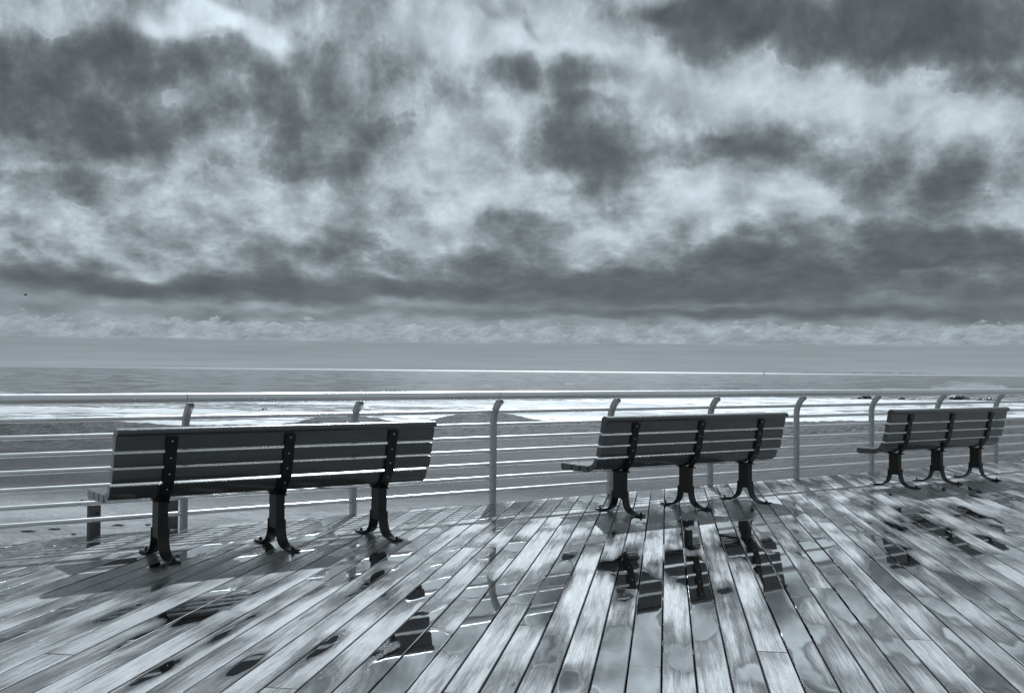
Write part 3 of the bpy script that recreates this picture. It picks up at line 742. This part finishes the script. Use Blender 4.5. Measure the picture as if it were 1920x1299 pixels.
# ------------------------------------------------------------------ benches
BL = 1.2475                     # half length
LEGS = (-0.872, 0.0, 0.868)
BY = 7.52
def yz(pts): return [(y - BY, z) for y, z in pts]
def build_bench(loc, label, group, short_seat=False):
    root = empty('bench', loc, label, 'bench', group)
    # back: a capped top slat, two flat slats and a turned-in lower one
    bm = bmesh.new()
    top = yz([(7.300, 0.858), (7.286, 0.860), (7.274, 0.867), (7.267, 0.878), (7.268, 0.890), (7.276, 0.901), (7.290, 0.909), (7.308, 0.913), (7.330, 0.911), (7.348, 0.902), (7.357, 0.888), (7.358, 0.876), (7.376, 0.770), (7.372, 0.764), (7.326, 0.758), (7.320, 0.762)])
    add_prism(bm, top, -BL, BL)
    s2 = rounded(yz([(7.331, 0.737), (7.385, 0.746), (7.404, 0.654), (7.346, 0.646)]), 0.005, 2)
    s3 = rounded(yz([(7.355, 0.628), (7.410, 0.637), (7.432, 0.546), (7.372, 0.538)]), 0.005, 2)
    s4 = rounded(yz([(7.404, 0.515), (7.440, 0.533), (7.484, 0.462), (7.437, 0.436)]), 0.005, 2)
    for s in (s2, s3, s4): add_prism(bm, s, -BL, BL)
    o = obj('backrest', bm, M_SLAT, root); smooth_by_angle(o, 40)
    bm = bmesh.new()
    front = ([(7.930, 0.452), (7.780, 0.450), (7.780, 0.392), (7.905, 0.388), (7.925, 0.402)], [0.03, 0.006, 0.006, 0.012, 0.02])
    boards = [([(7.764, 0.450), (7.668, 0.449), (7.666, 0.393), (7.762, 0.391)], 0.006),
              ([(7.648, 0.449), (7.552, 0.450), (7.554, 0.395), (7.648, 0.393)], 0.006),
              ([(7.538, 0.451), (7.474, 0.470), (7.458, 0.424), (7.522, 0.396)], 0.006)]
    if short_seat:                      # this one has a shallower seat: the rounded front board sits one place further in
        front = ([(y_ - 0.155, z_) for y_, z_ in front[0]], front[1]); boards = boards[1:]
        boards[0] = ([(7.620, 0.449), (7.552, 0.450), (7.554, 0.395), (7.620, 0.393)], 0.006)
    for pr, r in [front] + boards:
        add_prism(bm, rounded(yz(pr), r, 3), -BL, BL)
    o = obj('seat', bm, M_SLAT, root); smooth_by_angle(o, 40)
    rng = random.Random(int(loc[0]*100))
    bm = bmesh.new()
    for _ in range(420):
        x = rng.uniform(-BL+.01, BL-.01); q = rng.random()
        y = 7.278 + 0.072*q; z = 0.9095 - 0.010*(2*q-1)**4
        r = rng.uniform(0.0009, 0.0022)
        bmesh.ops.create_icosphere(bm, subdivisions=2, radius=r, matrix=Matrix.Translation((x, y-BY, z)) @ Matrix.Diagonal((1.2, 1.2, 0.9, 1)))
    tag(obj('raindrops', bm, M_DROP, root, smooth=True), kind='stuff')
    # straps
    th = 0.009
    line = yz([(7.2905, 0.846), (7.3215, 0.742), (7.3385, 0.636), (7.3640, 0.540), (7.378, 0.505), (7.398, 0.472), (7.428, 0.436), (7.448, 0.408), (7.455, 0.392)])
    # resample smoothly
    def cr(pts, n=5):
        P_ = [Vector(p) for p in pts]; P_ = [2*P_[0]-P_[1]] + P_ + [2*P_[-1]-P_[-2]]
        out = []
        for i in range(1, len(P_)-2):
            for k in range(n):
                q = k/n
                out.append(0.5*((2*P_[i]) + (-P_[i-1]+P_[i+1])*q + (2*P_[i-1]-5*P_[i]+4*P_[i+1]-P_[i+2])*q*q + (-P_[i-1]+3*P_[i]-3*P_[i+1]+P_[i+2])*q**3))
        out.append(P_[-2]); return out
    ln = cr(line)
    def strap_bm(x):
        b = bmesh.new(); path = []
        for i, p_ in enumerate(ln):
            a_ = ln[max(0, i-1)]; c_ = ln[min(len(ln)-1, i+1)]
            d = c_ - a_; path.append((p_.x, p_.y, math.atan2(d.y, d.x)))
        w_ = 0.041
        # offset to the back (camera side): path normal points there for a descending path when negative
        sec = [(-w_, -th), (w_, -th), (w_, -0.0005), (-w_, -0.0005)]
        add_sweep(b, path, sec)
        bmesh.ops.translate(b, verts=b.verts, vec=(x, 0, 0))
        return b
    for x in LEGS:
        st = obj('strap', strap_bm(x), M_IRON, root, bevel=0.002)
        for (by, bz, ang) in ((7.2985-BY, 0.818, 0.25), (7.3275-BY, 0.700, 0.2), (7.3490-BY, 0.590, 0.22), (7.3890-BY, 0.484, 0.75)):
            b = bmesh.new()
            bmesh.ops.create_uvsphere(b, u_segments=14, v_segments=8, radius=0.0062, matrix=Matrix.Translation((x, by - th*cos(ang) , bz - th*sin(ang)*0.6)) @ Matrix.Rotation(ang, 4, 'X') @ Matrix.Diagonal((1, 0.55, 1, 1)))
            obj('bolt', b, M_BOLT, st, smooth=True)
        # leg: square tube with two spread feet
        b = bmesh.new()
        add_box(b, (x, 0.0-0.008, 0.264), (0.071, 0.125, 0.250))
        lg = obj('leg', b, M_LEG, root, bevel=0.004)
        b = bmesh.new()
        dq = 0.16 if short_seat else 0.0
        add_box(b, (x, -0.008 + 0.145 - dq/2, 0.3865), (0.062, 0.50 - dq, 0.011))
        obj('seat_bracket', b, M_IRON, root, bevel=0.002)
        for s in (-1, 1):
            b = bmesh.new(); tk = 0.013
            # outer face path, from the sleeve top down and out along the deck
            y0 = -0.008 + s*(0.0628 + tk/2)
            pts = [(y0, 0.205), (y0, 0.160), (y0 + s*0.003, 0.130), (y0 + s*0.012, 0.095), (y0 + s*0.030, 0.060), (y0 + s*0.060, 0.033), (y0 + s*0.100, 0.018), (y0 + s*0.140, 0.0100), (-0.008 + s*0.316, 0.0085)]
            q = cr(pts, 4); path = []
            for i, p_ in enumerate(q):
                a_ = q[max(0, i-1)]; c_ = q[min(len(q)-1, i+1)]; d = c_ - a_; path.append((p_.x, p_.y, math.atan2(d.y, d.x)))
            w_ = 0.0400
            add_sweep(b, path, [(-w_, -tk/2), (w_, -tk/2), (w_, tk/2), (-w_, tk/2)])
            bmesh.ops.translate(b, verts=b.verts, vec=(x, 0, 0))
            obj('foot', b, M_LEG, lg, bevel=0.0025)
            b = bmesh.new(); fy = -0.008 + s*0.280
            add_cyl(b, (x, fy, 0.012), (x, fy, 0.019), 0.016, 18)
            add_cyl(b, (x, fy, 0.019), (x, fy, 0.031), 0.0105, 6)
            add_cyl(b, (x, fy, 0.031), (x, fy, 0.038), 0.005, 10)
            obj('anchor_bolt', b, M_IRON, lg)
    return root
build_bench((3.466, BY, 0), 'dark slatted bench nearest the camera, wet, beside two short timber stakes', 'benches facing the sea along the railing')
build_bench((7.786, BY, 0), 'dark slatted bench in the middle of the row, long dark reflections in front', 'benches facing the sea along the railing')
build_bench((12.150, BY, 0), 'farthest dark slatted bench at the right end of the row', 'benches facing the sea along the railing', True)

# ------------------------------------------------------------------ things on the beach and beyond
def build_timber_rail(xa, xb, y, top, tb):
    """two stub posts carrying a flat board, just off the deck"""
    root = empty('timber_rail', (xa, y, -1.05), 'low weathered timber rail on two stub posts, standing on the sand just beyond the railing', 'timber rail')
    for x, hole in ((0.0, True), (xb - xa, False)):
        bm = bmesh.new(); add_box(bm, (x, 0, (top+1.05)/2), (0.086, 0.086, top+1.05))
        p_ = obj('post', bm, M_TIMBER, root, bevel=0.006)
        if hole:
            bm = bmesh.new(); add_cyl(bm, (x + 0.012, -0.042, top+1.05-0.075), (x + 0.012, -0.052, top+1.05-0.075), 0.010, 12)
            obj('bolt', bm, M_IRON, p_)
    bm = bmesh.new(); add_box(bm, ((xb-xa)/2, 0, top+1.05+0.0175), (xb - xa + 0.18, 0.10, 0.028))
    obj('board', bm, M_TIMBER, root, bevel=0.004)
build_timber_rail(2.552, 3.178, 8.93, 0.233, 0)

def rock(loc, s, label, seed):
    rng = random.Random(seed); bm = bmesh.new()
    bmesh.ops.create_icosphere(bm, subdivisions=4, radius=1.0)
    for v in bm.verts:
        n = 1 + 0.35*mnoise.fractal(v.co*1.1 + Vector((seed*3.1, 0, 0)), 0.8, 2.0, 4) + 0.2*mnoise.noise(v.co*3 + Vector((0, seed, 0)))
        v.co = Vector((v.co.x*s[0]*n, v.co.y*s[1]*n, max(-0.4, v.co.z)*s[2]*n))
    o = obj('rock', bm, M_ROCK); o.location = loc; o.rotation_euler = (0, 0, -SYAW)
    tag(o, label, 'rock', 'black rocks standing in the white surf')
rock((141.81, 99.54, -2.62), (1.06, 0.68, 0.68), 'pointed black rock in the surf just left of the sixth railing post', 1)
rock((136.91, 98.20, -2.62), (0.62, 0.40, 0.25), 'low flat black rock left of the pointed rock in the surf', 2)
rock((148.02, 97.52, -2.62), (0.54, 0.35, 0.35), 'small rounded black rock in the surf above the left end of the farthest bench', 3)
rock((147.01, 94.86, -2.62), (0.48, 0.31, 0.26), 'small low black rock right of the small rounded one in the surf', 4)
rock((158.27, 94.19, -2.62), (1.46, 0.94, 0.72), 'largest black rock in the surf, with two humps, right of the eighth railing post', 5)
rock((158.70, 90.98, -2.62), (0.61, 0.40, 0.27), 'small black rock between the largest rock and a long flat one', 6)
rock((160.54, 90.37, -2.62), (1.01, 0.65, 0.36), 'long flat black rock in the surf near the right end of the railing', 7)
rock((40.28, 90.36, -2.62), (0.45, 0.29, 0.34), 'squarish dark rock in the foam above the nearest bench', 8)
rock((38.80, 89.72, -2.62), (0.27, 0.17, 0.14), 'small broken dark rock just left of the squarish one in the foam', 9)
rock((305.65, 176.58, -2.62), (0.86, 0.56, 0.43), 'dark rock under the wind blown spray at the right', 10)

def build_spray(u, v):
    """mist thrown up where a wave meets the outer rock"""
    m = bpy.data.materials.new('blown spray'); m.use_nodes = True
    t = NT(m.node_tree); t.n.clear()
    pv = t.n.new('ShaderNodeVolumePrincipled'); o = t.n.new('ShaderNodeOutputMaterial'); t.l.new(pv.outputs[0], o.inputs['Volume'])
    P = pos(t)
    x, y, z = t.sep(P)
    q = t.v('DIVIDE', P, (10.0, 3.0, 2.3))
    r2 = t.v('DOT_PRODUCT', q, q)
    n = t.noise(t.xyz(t.m('MULTIPLY', x, 0.22), t.m('MULTIPLY', y, 0.3), t.m('MULTIPLY', z, 0.8)), 1.0, 5, 0.65, dist=0.8)
    # leans with the wind: high at the left, low at the right
    f = t.m('SUBTRACT', 1.0, t.ss(t.m('ADD', r2, t.m('MULTIPLY', t.m('SUBTRACT', 0.5, n), 2.6)), 0.15, 0.8))
    pv.inputs['Color'].default_value = (0.95, 0.97, 1.0, 1)
    t.put(pv.inputs['Density'], t.m('MULTIPLY', f, 0.30))
    bm = bmesh.new()
    bmesh.ops.create_icosphere(bm, subdivisions=3, radius=1.0, matrix=Matrix.Diagonal((10.5, 3.2, 2.5, 1)))
    for vtx in bm.verts:
        if vtx.co.z < -0.4: vtx.co.z = -0.4
    ob = obj('sea_spray', bm, m); ob.location = uv_pt(u, v, SEA_Z + 0.5); ob.rotation_euler = (0, 0, -SYAW)
    tag(ob, kind='stuff')
build_spray(102.0, 242.0)

def build_bird():
    root = empty('bird', dir_pt(12.696, 60.0, CAM_H + 60*math.tan(radians(3.418))), 'tiny dark seabird flying low against the grey cloud at far left', 'bird')
    bm = bmesh.new()
    bmesh.ops.create_uvsphere(bm, u_segments=12, v_segments=8, radius=1.0, matrix=Matrix.Diagonal((0.16, 0.045, 0.045, 1)))
    for v in bm.verts:
        if v.co.x < -0.08: v.co.y *= 0.7
    o = obj('body', bm, M_BIRD, root, smooth=True)
    for s in (-1, 1):
        bm = bmesh.new()
        pts = [(0.05, 0, 0.02), (0.07, s*0.15, 0.10), (0.0, s*0.30, 0.045), (-0.07, s*0.28, 0.045), (-0.01, s*0.15, 0.09), (-0.06, 0, 0.02)]
        a = [bm.verts.new(q) for q in pts]; b = [bm.verts.new((q[0], q[1], q[2]-0.012)) for q in pts]
        n = len(pts)
        bm.faces.new((a[0], a[1], a[4], a[5])); bm.faces.new((a[1], a[2], a[3], a[4]))
        bm.faces.new((b[5], b[4], b[1], b[0])); bm.faces.new((b[4], b[3], b[2], b[1]))
        for i in range(n): bm.faces.new((a[i], a[(i+1) % n], b[(i+1) % n], b[i]))
        obj('wing', bm, M_BIRD, root)
    root.rotation_euler = (0, radians(-12), radians(-20)); root.scale = (0.62, 0.62, 0.62)
build_bird()

def build_buoy():
    root = empty('sea_buoy', dir_pt(49.973, 3200.0, SEA_Z), 'tiny dark navigation buoy standing on the horizon left of the far land', 'buoy')
    bm = bmesh.new(); add_cyl(bm, (0, 0, -1), (0, 0, 2.0), 2.2, 20, 1.8); obj('float', bm, M_IRON, root)
    bm = bmesh.new()
    for k in range(4):
        a = k*pi/2; add_cyl(bm, (1.5*cos(a), 1.5*sin(a), 1.9), (0.5*cos(a), 0.5*sin(a), 7.0), 0.16, 8)
    add_box(bm, (0, 0, 6.6), (1.9, 1.9, 2.0))
    obj('tower', bm, M_IRON, root)
build_buoy()

rng = random.Random(3)
def twig(p, ln, label, seed):
    r_ = random.Random(seed); bm = bmesh.new(); n = 7; prev = None
    pts = [Vector((-ln/2 + ln*i/n, r_.uniform(-.03, .03), r_.uniform(0, .006))) for i in range(n+1)]
    for i in range(n): add_cyl(bm, pts[i], pts[i+1], 0.006 + 0.008*sin(pi*i/n), 7, 0.006 + 0.008*sin(pi*(i+1)/n))
    u_ = p[0]*cos(SYAW) - p[1]*sin(SYAW); v_ = p[0]*sin(SYAW) + p[1]*cos(SYAW)
    o = obj('driftwood', bm, M_TWIG); o.location = (p[0], p[1], sand_z(u_, v_)[0] + 0.012); o.rotation_euler = (0, 0, -SYAW + 0.05)
    tag(o, label, 'driftwood', 'driftwood strips on the pale sand')
twig((3.76, 16.29), 0.21, 'thin dark driftwood strip lying on pale sand near the left edge', 0)
twig((4.13, 16.35), 0.17, 'thin dark driftwood strip on pale sand left of the bolted stake', 1)
twig((5.02, 16.33), 0.17, 'thin dark driftwood strip on pale sand between the two timber stakes', 2)
twig((5.40, 16.16), 0.08, 'short dark driftwood strip on pale sand just right of centre between the stakes', 3)
twig((4.22, 15.69), 0.06, 'tiny dark driftwood piece near the foot of the bolted stake', 4)
